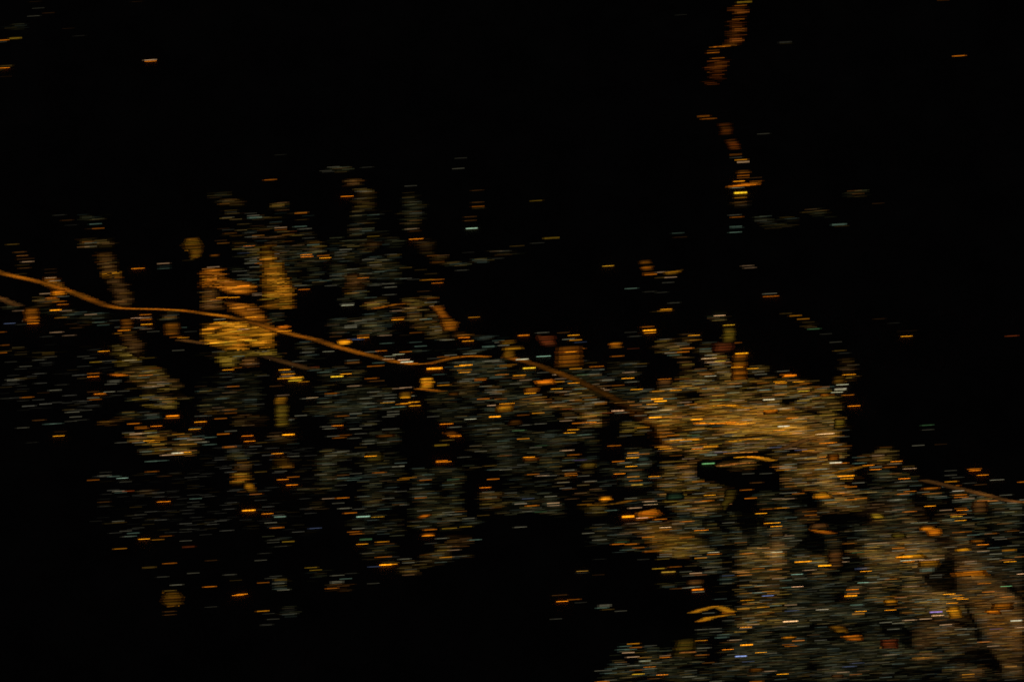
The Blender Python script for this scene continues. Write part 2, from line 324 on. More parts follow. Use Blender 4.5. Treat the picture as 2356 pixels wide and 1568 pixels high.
'L': "310 187 w4;635 183 k5;740 215 w8;455 270 o8 160;560 308 w6;500 370 o5 140 2;540 400 o7 160;570 412 o8;475 458 k7;395 515 y5 155 2;410 693 o8;410 705 o8 185;0 755 w6 50;245 853 g5;10 890 a6 170;220 915 o6;540 910 G5;120 1013 w5;165 1105 w5;165 1120 o6;0 1200 w5 90;200 1265 w5 160;490 1285 w6;620 1275 p6;440 1312 w5;560 1310 w6;275 1485 o7;250 1540 o6 145;250 1552 o8 145;480 1470 y6 170;720 1355 w6;690 1450 y5;1020 187 a9 140 2;1515 147 a7;1340 170 o4;1360 285 w5;1540 270 w5;1295 347 G7;1010 328 w6;960 370 k4 160;1345 442 a7;1110 466 g5;860 585 w5;670 652 w4;1490 540 w5;1560 520 G4;800 525 k4;1410 652 a9;1430 672 o7;1450 690 o7;1130 635 o4;960 752 k6;1140 795 w6;1000 905 o7;910 1000 o8;940 1053 w5;1205 1062 w4;1035 1205 k5;890 1320 k5;1455 850 o6;1565 865 l6;1640 865 w5 170;1660 1103 w7;1690 1180 l7;1700 1207 l6;1445 1210 o7;1320 1187 l5;1390 1275 w5;1540 1280 G5;1310 1455 w6;1400 1128 b5;1450 1155 k4;1700 710 k5;1725 762 k6;1840 580 o6 180;1850 575 l7;1930 625 o6;1880 660 k5;1995 687 v6;2100 740 y6;2100 770 y6;1870 803 w7;1890 840 o6;1890 860 o7 155;2115 930 w7;2040 868 w5;1875 1018 p5;2090 1525 w6;1920 337 a8;1880 372 a8;2050 395 g7;1840 235 l6;1980 262 o7;2120 252 o8;2300 145 r6;1850 100 r7;2050 1195 a5 150;2150 1200 a5 200;2180 1460 k4;2220 1425 w3;1100 1100 p2",
'M': "0 140 r5 130;130 125 l7;180 143 w6;395 175 w6;560 195 a9 150 2;680 195 o7;800 195 o6;1040 218 a9 140 2;1110 190 k5;1070 255 o7 150;1100 280 w6;1300 260 o7;1430 250 o8;1550 245 o7;1550 268 a8 150;1650 262 a8;2040 297 w9 140 2;1990 342 o8;2185 380 o7;1870 118 o6 170;2060 97 g6;2100 103 o6;2140 203 o8;1580 108 b5;1000 400 G6;415 312 a7;440 350 w5;765 403 o7;675 370 o6;720 450 w6;740 455 o6;840 452 a8;1000 448 a8;640 533 a7;670 555 a8 165;730 580 a6 200;1050 555 o8;1180 530 a7 180 3;1090 505 o6;1320 595 b7;1480 600 p6 200;1600 595 p6 200;1640 443 a7 200;1430 465 p5 160;1690 490 l5;1475 540 w5;1640 535 w5 250;1930 540 b6 200;2130 555 l6;2240 570 b6;2070 653 w5;2050 755 w5;2060 775 l5 200;2020 800 a7 170;1840 840 w4;1630 842 w4;1730 945 p5;1170 725 G8 150 2;1020 690 p5;940 670 l5;1340 740 p5 200;1500 720 o6 250;80 520 o7 165;310 603 a8;310 630 l6;420 617 o6 150;300 658 a9 150;140 702 o7;215 717 w7;415 730 g6;450 735 w5;290 757 a9;230 800 p6;350 800 p6;155 842 o8;555 873 a8;560 890 w6;310 878 a7;330 920 o7 160;355 968 k8 140 2;960 825 w5;960 880 b5;970 915 w5;1060 933 o6;1070 1070 w6;1190 1088 a8;1160 1153 o7;1085 1160 o5;500 1160 l7;500 1195 l7 165;330 1235 l7;290 1125 w6;440 1138 p5 180;60 1263 g6;250 1333 a9 145 3;415 1348 l8;560 1392 w6;620 1365 o7;680 1457 l8;680 1483 o6;450 1475 w5;930 1390 o7;970 1465 w5;1080 1490 o8 170;1060 1472 w6;830 1415 w5;1410 1405 w5;890 1300 w4;1090 1278 l5;970 1255 l4;1610 1028 o6;1660 1124 o7;1780 1297 a9;1880 1407 a9 195;1955 1445 a9;1960 1465 k5 130;1955 1550 l6 170 2;2020 1235 a7;1850 1248 o5;2240 945 w6;2070 1063 w6 200;2210 1070 o6;2100 1130 l5;1970 1130 l5;2090 1555 l5;220 1535 w4;300 1412 l4",
'N': "0 140 k5 155;0 170 y6 190;145 240 y5;0 383 l9 180;0 490 o8 180;60 487 o7;115 513 w7;230 525 o4;20 603 w5;215 345 w3;200 418 w4;30 563 p4;180 560 w4;0 650 o7 95;100 650 o5;120 715 w9 145 2;190 722 o7;395 722 g7;235 783 w5;500 745 o8;370 765 o5 170;580 765 w7;580 793 o8;600 633 l6;675 688 y6;820 700 o8;800 728 l5;740 768 o6;960 757 k5;960 783 l7 165;800 842 p7;910 897 o9;875 938 w4;920 930 w5;690 883 w5;210 867 a8 200 2;240 897 a7 160 2;385 947 w6;295 993 o7;0 915 p5 160;160 1070 o7;220 1053 l5;270 1083 o5;300 1140 o7;410 1125 o7;900 1028 w6;970 1043 o7 150;890 1075 o7;1130 1055 w5;1200 1070 o6 200;1260 1105 w6 200;800 1143 w7;860 1140 w6;800 1155 w4;1205 1213 a9;850 1255 l5;750 1272 w5;970 1277 o7;910 1353 a4;630 1378 k7;1050 1403 w7 200;1230 1408 g5;400 1493 w6 150;550 1493 k5;1060 1505 w5 170;1180 1020 o6 200;1070 518 w5;1325 505 p2;1175 285 G6;1180 338 w3;1440 807 w3;1440 860 w4;1520 885 w3;1450 933 a7;1715 788 o7;1720 805 o8;1810 857 o8;1960 912 w7 170;1955 905 o4;2290 938 o7 65;1660 950 w3;1780 968 p4;1480 980 o6;1410 990 w6;1530 1038 w8;1550 1085 o7;1550 1110 o7 170;1730 1085 w5;2080 1087 w5;1830 1105 w6;1830 1128 k7 170;1640 1125 l6;1810 1152 o7;1930 1152 o7;2060 1148 w6;2155 1178 w7;2300 1142 w7 55;1540 1140 w6 250;1540 1160 w4;1390 1260 l6;1580 1260 o8;1560 1240 o5;1510 1332 y8;1500 1310 o7 200;1410 1373 g6;1555 1378 a8;1790 1300 k4;1760 1360 g4;1700 1405 k4;2040 1415 p6 165;2230 1315 w5;2190 1240 w4 140 2;1700 1545 g6 150;1530 1515 o5;1610 1510 o5;1910 1530 o5;1780 1470 k4;2150 1500 o4;2310 1510 w5;2000 1490 w3;1630 1345 w5",
'O': "810 50 g5 170;950 25 o6;1080 65 o5 200 2;300 293 k8;500 157 w1;1000 160 w2;300 315 w2;490 337 p2;20 570 p4 180;70 640 o9;200 620 o5 150;280 655 w2;560 690 w5 140 3;530 715 g7;590 735 k5;740 752 w4;0 843 w3;1180 265 y7;890 1127 a7;790 1157 g6;920 1170 o6;760 1193 g6;850 1193 g6;1080 1150 w4;830 1230 l7;970 1228 k5;880 1280 l7;1020 1285 a5;1020 1325 w7 140 2;890 1378 w7;740 1340 p5;760 1362 w4;510 1435 w5 200;1070 1393 o7 150;1080 1415 w6;930 1430 o5;940 1475 y8 150;1220 1483 o8;620 1545 w5;530 1562 o7;1130 1528 p5;1140 1345 w5",
'P': "545 78 w8;550 100 o7;400 143 a7;930 93 o7;930 120 k6 165;560 200 k5;680 193 k5;500 250 w5 200;500 303 w6;230 300 w4;340 318 l7;350 335 p6;400 338 r5;260 348 w4;15 303 k8 165 2;100 245 o5;120 495 p5;260 485 w7;330 475 w7;365 505 o8 140 2;370 533 w7;710 345 b5;900 340 o6 160;720 437 k4;1270 75 w9;1270 125 w6;1140 235 w7 150;1060 265 o6;1250 275 o7;1280 210 l5 170;1545 185 a8 200 2;1815 230 a9 155 2;1650 283 l6;1505 330 g8;1380 400 g6;1390 410 w6;1540 380 w5;1290 378 l6 150;1510 472 l8;1390 482 g7;1230 450 w4;1170 576 b8;1180 525 a6;920 548 a5;920 627 a7 165;1040 653 w5;1250 690 g7;1110 707 a7;890 728 a7;1430 683 l6;1440 750 b6 150;1530 713 w5;1520 785 k5;1790 735 w8 150;1720 857 w5;1570 927 w5;1410 870 l8 180 2;1000 907 l6;920 937 a8;920 950 l6;850 990 k7 150 2;670 1023 g6;640 1055 g5 140 2;410 965 w5;560 955 w5;790 1085 l6;700 1110 p4 200;400 1090 a7 150;430 1177 w6 150;920 1140 a9 150 2;710 1193 o8;410 1257 o6;1090 1227 a8;1210 1237 w5;860 1270 b9 140 2;770 1250 w4;940 1333 b5;490 1345 p6;610 1353 w4;0 1283 o7 125;0 1262 l5 200;220 1225 p7 200 2;1520 1092 o7;1400 1137 o5;1440 1155 o6;1190 1443 l6;1340 1475 a9;1010 1490 p5 160;1580 1500 k4;270 1505 w6;380 1525 w5;580 1558 w5;1040 1560 o6;940 835 w5;720 860 w4;580 990 w5;1950 130 l7;2040 145 w7;2020 190 l6;2200 80 G6;490 775 w5;710 773 o6",
'Q': "550 365 w6;470 295 a8;420 265 b5 140 2;440 425 g8;560 422 g5;310 505 o8 150;320 550 o7;290 577 a8 150 2;355 680 g7 150;410 755 a8;380 785 a6 140 2;750 740 a8;840 30 o7;880 130 a8 200 2;930 172 w9;1060 165 l7;960 185 o8;1150 165 l7 230;1140 235 l6;1200 240 a7;1170 270 w7;1170 285 g7;1170 297 g6;1280 340 w5;1270 367 w4;1430 20 w6;1130 65 a4 140 2;1810 65 l6;1960 97 w7;2110 55 a6 150 2;2250 130 o6;1660 185 l6;1680 207 w6;1940 155 w7;2090 165 o6;2120 185 a8 150;2270 325 l8;2200 293 w4;1850 300 w5;1820 435 o7 160;2080 467 G9;1880 532 o7;1730 520 k6;1900 562 k7;1870 590 w5;2090 590 o7;1420 557 a9 150;1510 572 a7;1530 600 a8;1580 615 a8;1460 660 a8;1460 748 a8;1270 762 v9 150 2;1290 803 l8 150;1390 910 l7;1340 980 w6;970 857 l7;1150 843 l7;1320 857 p6;700 883 w7;840 893 w7;790 960 w6;1560 960 w7;1680 960 w5;1430 1020 k7;1590 1020 w5;2200 862 w9 135 2;2070 748 w6;1960 958 v6 150;2000 900 a6;2260 940 l7;2260 980 w5;1830 1107 o7;1930 1155 l6;2050 1120 k5;1150 1222 k7;1520 1250 k6;740 1255 l5;370 1350 b5;280 1390 b7;520 1348 w4;670 1345 w4;200 1455 l6;350 1480 o5;720 1470 w3;710 1170 a7;1000 470 l6;1040 520 w5 200;1060 620 w6;740 585 a5;860 595 o6;1640 1480 a7;1640 1510 a5;2135 1388 a6;1790 785 G4;2090 1195 w4",
'R': "320 185 w3;490 150 p2;370 95 w2;105 440 y5 140 2;-40 463 o7;-65 483 w3;0 758 k4 145 2;-25 780 o8;-100 805 k4;1655 690 l7;1660 703 o8;710 328 p1;840 413 w1;0 880 p1;1500 20 p1;330 20 p1",
'S': "710 25 y5 170 2;680 65 o5;660 222 o5;365 607 o6;365 580 o3;420 668 o5 150;370 830 o4;260 1335 o4 140 2;300 1365 o5 170;1195 485 w2 140 2;950 1537 w3;0 172 w1",
'T': "625 225 o3 140 2;635 258 w3;690 285 a7;715 310 l6 140 2;715 465 o6;715 492 o4;860 490 p3;665 530 a9;865 530 o4;645 605 w7;675 662 y9 155 3;680 720 a6;690 768 p4;690 800 p3;615 918 w4;640 943 o5;630 1050 g6;640 1065 g4;620 1117 g7;760 1500 l4;790 1525 l4;1800 1027 g6 165 2;1840 1045 k3 150;920 985 w3;1450 885 k4;1600 870 k4;1980 640 p4 170;2030 675 p4;2060 705 k2;1210 945 y2 150;2260 785 p2;1030 1070 k2 200;1250 1035 k2 170",
'U': "315 88 g6;245 127 w4;300 127 w5;435 155 a9;590 163 a5;155 267 a6 150;920 43 w2;915 176 w4;950 245 r4 140 2;725 435 o6 150;490 482 k5 150 2;1000 547 w4;650 590 w3;1210 402 p3;1820 320 w2;1775 400 w4;1420 565 w4;1490 630 k3;810 682 w6;730 748 k7;1190 703 o7;1515 800 o8;1560 788 o8;1805 657 o5;2095 185 y6;1930 165 w3;1920 195 w3;2000 240 w2 150;1900 605 w3;1955 582 w3;1990 617 k5;2010 628 k7;1985 665 w6;2040 740 w6;1800 982 a7;1870 1012 w2;1915 1075 w3;2080 1015 w3 190;2100 950 w1;1845 1140 w2 140 2;730 987 p4;730 1025 p4;720 770 a5;780 835 a6 185;770 925 a6;1210 935 w2;700 125 o4",
'V': "685 160 G6 140 2;645 213 a8;875 188 a7;860 215 p4 230;700 318 w3;870 362 o6 180;1130 385 w6;1180 427 w6;1000 430 k5;910 450 a9 150 2;980 445 a8;780 473 b5;1560 148 w6;1440 205 w3;1540 220 k4;1580 285 y4;1700 282 l5;1610 365 a7;1740 355 w4 190;1940 165 g7;1800 240 p4;60 483 y5;110 512 y5;355 573 w5 150;455 612 g6;355 643 w6;355 657 w6;295 722 o6;350 675 p4;430 693 p4;520 550 w2;775 665 w3",
'X': "470 450 a7 109;560 133 k5 200;460 197 G4 109;430 555 w4 109;550 705 w5 109;535 750 g3 109;480 803 o5 130;470 995 o4 125;490 1028 o6 109;450 1065 p4 130;600 1003 g3 109;415 272 w5 170;585 300 l8 175;540 150 k4 200;420 320 k3 180;430 440 l5 109;420 385 k4 200;440 650 w5 109;520 690 p4 140;640 715 p5 120;690 825 o5 150;430 1095 p3 150",
'Y': "870 157 o7 115;620 203 G5 115;580 223 o7 115;710 223 o7 115;630 187 k4 115;405 182 w6 130;2090 155 w6 115;2180 167 w6 115;2260 190 w5 115;1620 225 k4 115;2060 235 k4 130;1220 160 o5 130 2;1100 170 p4 160;1740 208 o4 115;960 172 o4 130",
'Z': "865 216 l6 200;645 218 o5 115;1225 222 w6 135;770 185 w4 115;860 240 k4 115;1905 228 o8 120;2050 160 w5 120;2080 177 w5 115;2200 237 w5 115;1500 210 p4 115;1640 200 p3 115;1260 250 w4 115;1100 190 p4 200;1350 290 o4 115",
'1': "385 1293 y8 175;985 1417 o7 180;970 1395 o4 175;1160 1382 l6 200;1378 827 g4 175;1400 885 p2 200",
'2': "1215 1440 r6 112;20 250 p2 140 2",
'W': "1535 643 o7 145;1360 5 o2",
}
# glowing districts too dense to count: tile, colour, brightness, fill, outline (x0-x1,y0-y1 box or point list)
CLOUDS = """
A k1.6 .7 940 740 1220 820;A k2.2 .9 930 1010 1300 1130;B k2 .8 230 555 500 660;B k1.6 .6 100 480 340 560;B k2 .8 780 600 970 690
B k1.9 .6 1480 160 1730 260;B k2.2 .8 1780 430 1980 700;B k1.9 .55 1500 1000 2300 1568;B k1.6 .35 380 1080 1400 1568;B k1.3 .25 230 690 1320 1080;B k1.5 .4 1750 700 2150 1000
B k2.3 .8 1300 1045 1440 1150;B k1.9 .8 600 1085 950 1300
C k1.7 .6 30 470 250 960;C p1.5 .5 200 1020 400 1220;C p2 .7 340 1200 510 1300;C k2 .6 510 1265 760 1330;C k1.5 .5 800 1230 1200 1290;C k1.4 .4 1050 1150 1430 1210
D k2.2 .9 400 250 620 360;D k1.8 .6 60 320 240 400;D k1.6 .5 480 380 860 500;D k1.7 .6 900 420 1260 560;D k2 .8 1800 400 2020 520;D y2.5 .95 1290 790 1620 1060
D k3 .95 P 1450 1060 1620 1040 1880 1060 1960 1180 2050 1190 2060 1330 2150 1420 1680 1430 1640 1310 1480 1210
D y2.7 .95 1680 1390 2010 1540;D k2.4 .6 1500 1390 2180 1450
D w0.9 .12 0 780 1300 1568
E k2.1 .6 1600 180 1900 300;E k2.5 .9 1690 0 1900 230;E k2.7 .9 P 1800 230 2150 240 2110 400 1950 400 1890 330;E k1.6 .35 1480 480 2100 700;E k1.5 .35 1150 760 1400 1120;E k1.6 .5 1380 1040 1900 1240;E k1.7 .5 1350 1260 2355 1568;E k1.4 .35 0 1100 700 1568;E k1.9 .6 0 860 220 980;E k2.2 .6 730 430 960 560;E k2 .5 1900 400 2355 700
F k2.6 .8 P 60 240 380 240 560 640 690 790 480 790 300 740 100 620;F g1.8 .7 870 690 1200 780;F k2.3 .8 640 1150 850 1390;F k2.8 .9 P 960 1250 1130 1250 1190 1360 1010 1370;F k2 .55 560 950 1540 1300;F k1.6 .4 340 1300 1500 1568;F k2.6 .8 P 1400 1390 1800 1300 2355 1270 2355 1568 1300 1568;F k2.3 .7 1880 1080 2355 1280;F k2.6 .9 1950 920 2120 1100;F k1.8 .5 100 840 1000 900
F o2 .6 640 640 850 720
H k2.2 .8 950 620 1120 740;H k2.7 .85 P 540 850 700 735 960 720 1280 770 1340 890 1470 960 1520 1040 1600 1220 850 1260 980 1090 880 950 640 895;H k2.3 .8 1700 1020 1900 1150;H k3.4 .9 P 560 1330 860 1210 1520 1190 1940 1140 2355 1190 2355 1568 380 1568;H k1.6 .5 0 1280 600 1568;H k2 .7 1290 400 1450 540
H k1.4 .4 30 980 440 1240
I k3.3 .9 P 0 1190 110 1190 260 1255 340 1285 360 1380 510 1420 420 1568 0 1568;I p1.3 .5 470 930 640 1230;I p1.1 .4 0 510 170 600
J k2.9 .85 P 1460 370 2120 370 2300 480 2290 540 2000 560 1500 500;J k2.8 .85 P 1620 540 2200 530 2250 640 1640 640;J k1.7 .6 1350 130 1860 230;J o1.6 .6 1160 190 1460 290;J k1.5 .5 2140 400 2355 500;J p1.2 .5 1640 1020 1820 1100;J w0.8 .15 1100 780 2355 1568
K k1.9 .7 330 530 580 700;K k1.7 .7 900 180 1090 345;K p1.9 .7 60 80 410 165;K p1.7 .6 400 160 760 300;K k1.9 .8 820 420 1080 515;K k2 .6 1360 560 1900 980;K k1.9 .7 1880 330 2290 510;K k1.7 .8 1850 1090 2080 1225;K k1.4 .6 1680 1350 1890 1480;K p1 .5 1270 1130 1440 1270;K k1.7 .5 1080 990 1600 1090;K k1.5 .45 1350 60 2000 300;K k1.3 .35 1850 500 2355 1568;K k1.3 .4 1250 60 1480 220;K w0.8 .15 0 500 1300 1568;K p1.5 .5 760 340 960 450
L k2.1 .65 130 760 710 1500;L k1.7 .5 760 60 1300 800;L k2.3 .8 P 960 1050 1130 1050 1230 1200 1140 1300 890 1310;L k3.2 .9 P 1740 60 2355 0 2355 320 2000 320 1860 200;L k2 .65 1600 340 2260 780;L k1.8 .7 1660 1080 1870 1340;L k1.7 .5 1530 60 1760 250;L y1.8 .8 P 1960 1180 2330 1200 2355 1330 2150 1350;L k1.3 .35 1150 330 1800 1320;L k1.4 .35 300 60 760 260;L k1.2 .3 1800 780 2355 1180;L k1.7 .5 500 1350 940 1450
M k3.6 .92 P 480 150 700 60 1200 110 1520 60 2355 0 2355 420 2180 520 2355 600 1900 590 1500 640 1250 700 760 690 700 600 760 500 690 390 560 250
M k3.2 .9 P 760 680 1100 700 1105 890 1450 980 1585 1040 1430 1260 1160 1350 860 1290 660 1130 640 950
M k3 .9 P 1330 745 1560 660 1850 650 1780 740 1720 830 1560 820 1450 780
M y2.5 .85 P 230 330 300 240 480 240 520 400 430 450 240 440;M k3.2 .85 P 1950 600 2355 600 2355 1050 2090 1030 2070 830;M k2.1 .6 1780 1040 2355 1250;M k2 .7 300 540 600 1000;M p2.3 .6 P 260 1390 930 1380 900 1568 260 1568;M k2.4 .65 840 1280 1420 1568;M k1.4 .4 1400 1250 1900 1568;M k1.8 .5 1940 1260 2355 1568;M k1.4 .4 0 700 560 1000;M k1.4 .4 260 1040 700 1240;M p2.4 .8 960 690 1100 890
N k3.2 .9 P 0 130 180 130 300 210 380 330 200 370 260 480 320 580 240 700 440 760 500 880 540 970 640 1000 740 1040 560 1110 550 1260 300 1300 0 1320;N k2.5 .75 P 360 620 660 600 690 520 830 520 900 650 900 760 500 750;N k2.1 .65 P 500 760 880 760 1180 880 1180 1000 640 1010;N k2.2 .6 P 560 1010 1060 1010 1100 1230 1300 1420 1060 1568 380 1568 520 1450 740 1360;N k2.3 .6 P 1120 1020 1480 990 1900 1080 2355 1160 2355 1290 1400 1290 1180 1120;N k1.9 .45 1380 1280 2355 1568
O k2 .6 P 850 1110 1264 1180 1264 1568 560 1568 700 1330;O k1.4 .4 760 0 1264 80;O k1.7 .6 1240 430 1264 480
P k2.8 .8 P 0 0 550 0 500 100 250 160 40 150;P k2.8 .8 P 870 0 1500 0 1430 560 1420 960 900 930 900 480;P p2.8 .85 1250 0 1400 200;P k2.6 .8 P 1510 90 1880 100 1960 250 1960 450 1800 430;P g2.2 .8 700 340 880 440;P k2.2 .7 P 100 1100 330 1060 460 1180 480 1568 0 1568 0 1230;P k1.7 .5 390 930 1250 1568;P k1.4 .4 1250 930 2100 1568;P k1.7 .5 1480 320 1700 960;P k1.6 .45 350 60 900 350;P k1.6 .45 1700 430 2355 900;P k2.2 .7 250 420 0 495;P k1.8 .5 250 300 500 370
Q k2.9 .85 P 530 0 1420 0 1450 110 1160 330 1230 500 1570 540 1650 640 1560 860 1090 840 900 700 560 650;Q p2.5 .72 P 1080 850 1700 860 1800 1040 1620 1160 1120 1200 1090 1000;Q p2.7 .7 P 1480 100 1800 120 2010 300 2230 560 2355 640 2355 1568 2150 1500 1980 1160 1880 900 1700 640 1570 420;Q p2.5 .8 1100 1230 1430 1370;Q p2.2 .7 1600 1380 1860 1568;Q k1.8 .5 520 1000 1060 1300;Q k1.3 .35 0 1100 1600 1568;Q k1.8 .5 1750 0 2355 320;Q k1.4 .4 640 830 1080 1000;Q p2 .7 340 420 600 560
R k0.9 .5 60 250 300 360;S w0.8 .5 1195 465 1340 515
T k1.5 .6 P 930 930 1330 920 1410 980 1250 1090 1000 1060;T k1.6 .6 P 1440 850 1700 840 1820 940 1620 970;T k1.5 .6 1980 620 2200 720;T p1.6 .6 670 750 830 840
U k1.4 .5 1920 110 2160 260;U k1.2 .5 2060 930 2310 1060;U k1.4 .5 1440 570 1610 610;U k1.6 .6 1990 605 2160 740
V k1.5 .6 720 200 1100 430;V k2.1 .75 P 1080 490 1300 370 1450 315 1690 200 1720 420 1400 500 1330 620 1160 580;V p2.2 .7 1690 110 1960 260;V k1.4 .7 120 500 310 645;V p1.7 .7 340 670 570 765;V k1.6 .5 1560 280 1930 385
"""
# (more districts)
CLOUDS += """
X k2.8 .9 P 440 100 840 150 860 230 760 280 800 420 820 560 440 560;X k2.6 .85 430 560 720 780;X k2.3 .8 P 270 700 800 700 740 810 560 820 270 800;X k2 .8 620 890 890 1020;X p1.9 .8 430 960 600 1090;X p1.2 .8 690 1190 800 1390
Y y2.6 .85 P 880 140 1440 150 1490 290 1400 330 1060 370 1040 260;Y k2 .7 1520 110 1850 240;Y k1.8 .7 1890 150 2060 260;Y p2.6 .85 2060 60 2200 400;Y k1.4 .5 380 30 1000 240;Y y2.2 .8 1900 260 2060 360
Z k2.5 .85 P 700 150 1100 120 1580 140 1600 300 1180 310 900 400 700 340;Z k1.5 .5 1620 140 2356 240;Z k1.8 .6 0 150 180 260
"""
CLOUDS += """
0 k1.3 .4 P 700 540 780 520 860 520 1024 560 1024 681 740 681 720 600
0 p1.6 .45 P 840 500 930 500 1024 580 1024 681 960 681 900 560
0 a3.4 .6 P 655 416 760 416 840 432 838 444 750 436 660 430
0 o3.2 .9 P 612 402 628 400 648 412 664 428 674 450 660 452 648 432 632 416
0 a3 .8 P 700 398 770 402 812 420 806 440 740 430 690 416
0 o2.6 .7 P 790 436 830 430 836 470 806 480
0 a2.6 .7 P 640 520 700 530 690 560 650 548
0 o2.4 .7 P 884 548 930 546 925 566 890 562
0 o2.2 .6 P 954 565 1000 580 1024 620 1024 660 990 640
"""
# unlit gaps inside the districts
DARK = """
M 1100 700 1170 722 1300 760 1560 820 1700 835 1800 770 1880 745 1960 750 2000 820 2070 855 2065 960 1850 1035 1590 1030 1450 975 1110 885
M 560 260 640 300 700 440 740 520 650 580 540 560;M 0 170 340 170 240 300 220 460 300 560 300 690 120 720 0 690
M 1600 1045 1720 1060 1800 1110 1840 1300 1800 1568 1620 1568 1560 1350 1480 1250 1530 1130;M 1160 1370 1260 1370 1250 1460 1150 1480
H 640 900 820 930 900 1060 850 1180 480 1180 440 1000
N 500 830 640 880 620 980 540 960;N 1040 1080 1230 1080 1260 1130 1540 1150 1520 1210 1380 1260 1280 1400 1180 1240 1100 1230
N 0 1310 300 1310 560 1300 600 1400 380 1460 220 1568 200 1568 190 1450 0 1400;Z 330 130 480 140 490 310 440 330 300 290 140 260
Q 1460 120 1560 110 1600 420 1590 540 1300 510 1200 420 1190 330 1300 300 1400 180;Q 1620 640 1720 670 1790 840 1880 1000 1900 1150 1800 1120 1740 860
Q 640 830 960 880 1080 1000 1100 1200 960 1180 900 1060 740 1060;Q 1700 1190 1960 1170 2100 1350 2140 1500 1850 1380 1440 1370 1480 1290
Q 2050 380 2200 420 2355 560 2355 620 2250 600;X 340 840 540 840 560 900 640 920 600 950 460 960 330 930
"""
# compact bright areas: tile, colour, brightness, outline
BLOCKS = """
D o7 580 170 760 240;D o4.2 270 370 450 545;D o4 1880 540 2070 690;D o6 P 1215 1130 1350 1120 1520 1158 1400 1168;D o3.6 1380 500 1530 640
B o4.3 100 1195 235 1225;E a8 1580 740 1735 802;E o7 P 890 580 1000 572 1045 600 1040 616 890 612;E a4.6 855 1390 1000 1490;E y3.6 860 1490 1020 1740;E y8 1010 1165 1185 1200
F a7 1145 750 1335 788;F a6 1180 815 1420 860;F a4.2 1180 860 1320 955;F r3.6 P 1540 690 1780 700 1810 820 1640 820;F o4 1780 815 2100 1060;F o7 P 1545 1210 1760 1190 1790 1252 1580 1272
F a6 230 1170 385 1292;F o4 P 520 1345 680 1340 670 1378 560 1380;F a5 0 1340 130 1412;F a5.4 1100 1480 1300 1568;F o5 1430 1290 1600 1350;F o4.6 P 340 350 490 345 520 420 600 500 680 550 650 635 500 650 430 450
H o5 P 100 772 245 768 265 830 115 835;H y3.3 1410 600 1555 770;H r3.4 1290 770 1540 890;H o4 1520 890 1700 985;H o4.7 1510 985 1690 1205;H p3.4 660 1190 830 1260
I o5 240 1358 345 1392;I a3.2 380 1160 520 1250;J o6.3 1905 165 2060 192;K a5 P 500 950 600 950 670 1045 530 1048;K o3.6 2020 388 2240 422;K y2.6 1900 600 2100 712
L o6 P 190 1350 240 1305 365 1305 310 1350;L o2.6 1250 228 1400 292;L o4 1410 645 1590 702;L y4 2080 718 2250 780;L a7.2 P 2290 1102 2425 1100 2450 1158 2290 1160;L o4.6 500 362 660 400
M o5.6 P 390 1285 640 1240 740 1320 520 1378 400 1380;M o5 1870 108 2040 160;M y2.6 P 1450 1025 1585 1030 1560 1120 1430 1260 1390 1200;M g3.6 415 650 560 692;M G2.4 760 1060 960 1140;M p4 1955 1530 2125 1568
N y4 180 205 290 322;N y5 P 570 1300 700 1297 755 1355 620 1362;N o6 P 1165 1440 1310 1440 1330 1480 1400 1480 1410 1560 1260 1560 1230 1490 1165 1490;N p3.6 1750 1160 1935 1285;N o5.6 1180 995 1390 1032;
P p3.6 310 390 500 462;P p3.6 1930 60 2090 260;P y2.6 P 180 1075 400 1070 400 1280 130 1270;P a6 P 1395 1050 1500 1035 1565 1060 1560 1082 1410 1082;P o4.6 1030 1412 1185 1448;P p3.6 2110 1480 1970 1520
Q a7.6 P 870 130 950 100 1190 100 1250 150 960 155;Q a7 P 1550 45 1700 25 1770 62 1600 66;Q o6.6 P 250 1035 480 1028 512 1092 350 1095;Q a4.6 P 100 920 240 920 340 960 340 1000 180 990;Q o5 P 1520 310 1900 280 1960 350 1520 365;Q a5 P 740 620 890 620 915 682 750 684;Q a5 P 1470 700 1600 690 1660 830 1500 840;Q r4.4 P 700 1080 900 1075 910 1180 720 1178;Q o5 1980 660 2230 740;Q o6 P 1900 740 2060 735 2090 790 1930 775;Q a4.6 1130 170 1390 240
S n3.2 490 1415 660 1452;S n2.9 515 1452 662 1555;T n3.4 P 565 50 710 45 770 160 630 170;T o4.6 705 400 870 440;T o6.2 P 540 592 700 560 980 535 980 576 750 602
U a3.1 P 740 760 900 760 970 830 960 900 880 930 760 925 690 860;V o6 1400 88 1545 132;A a3.1 P 2120 1010 2290 1000 2345 1110 2310 1230 2190 1260 2170 1150 2080 1110
"""
BLOCKS += """
X a6.8 P 555 826 690 822 760 882 640 886 570 870;X p4.2 P 550 1100 690 1098 700 1150 530 1150;X o5.2 P 505 1152 680 1168 785 1190 690 1197 600 1182;X o4.4 P 690 480 790 480 805 540 700 535
Z o5 1845 180 1975 208;Z y4.6 P 1100 128 1230 127 1250 165 1120 168;1 o4.4 P 905 1220 1080 1215 1095 1270 920 1272;1 o4.2 P 935 1295 1110 1290 1130 1360 945 1355;1 a5.2 P 1240 1385 1540 1345 1540 1366 1440 1412 1290 1415
"""
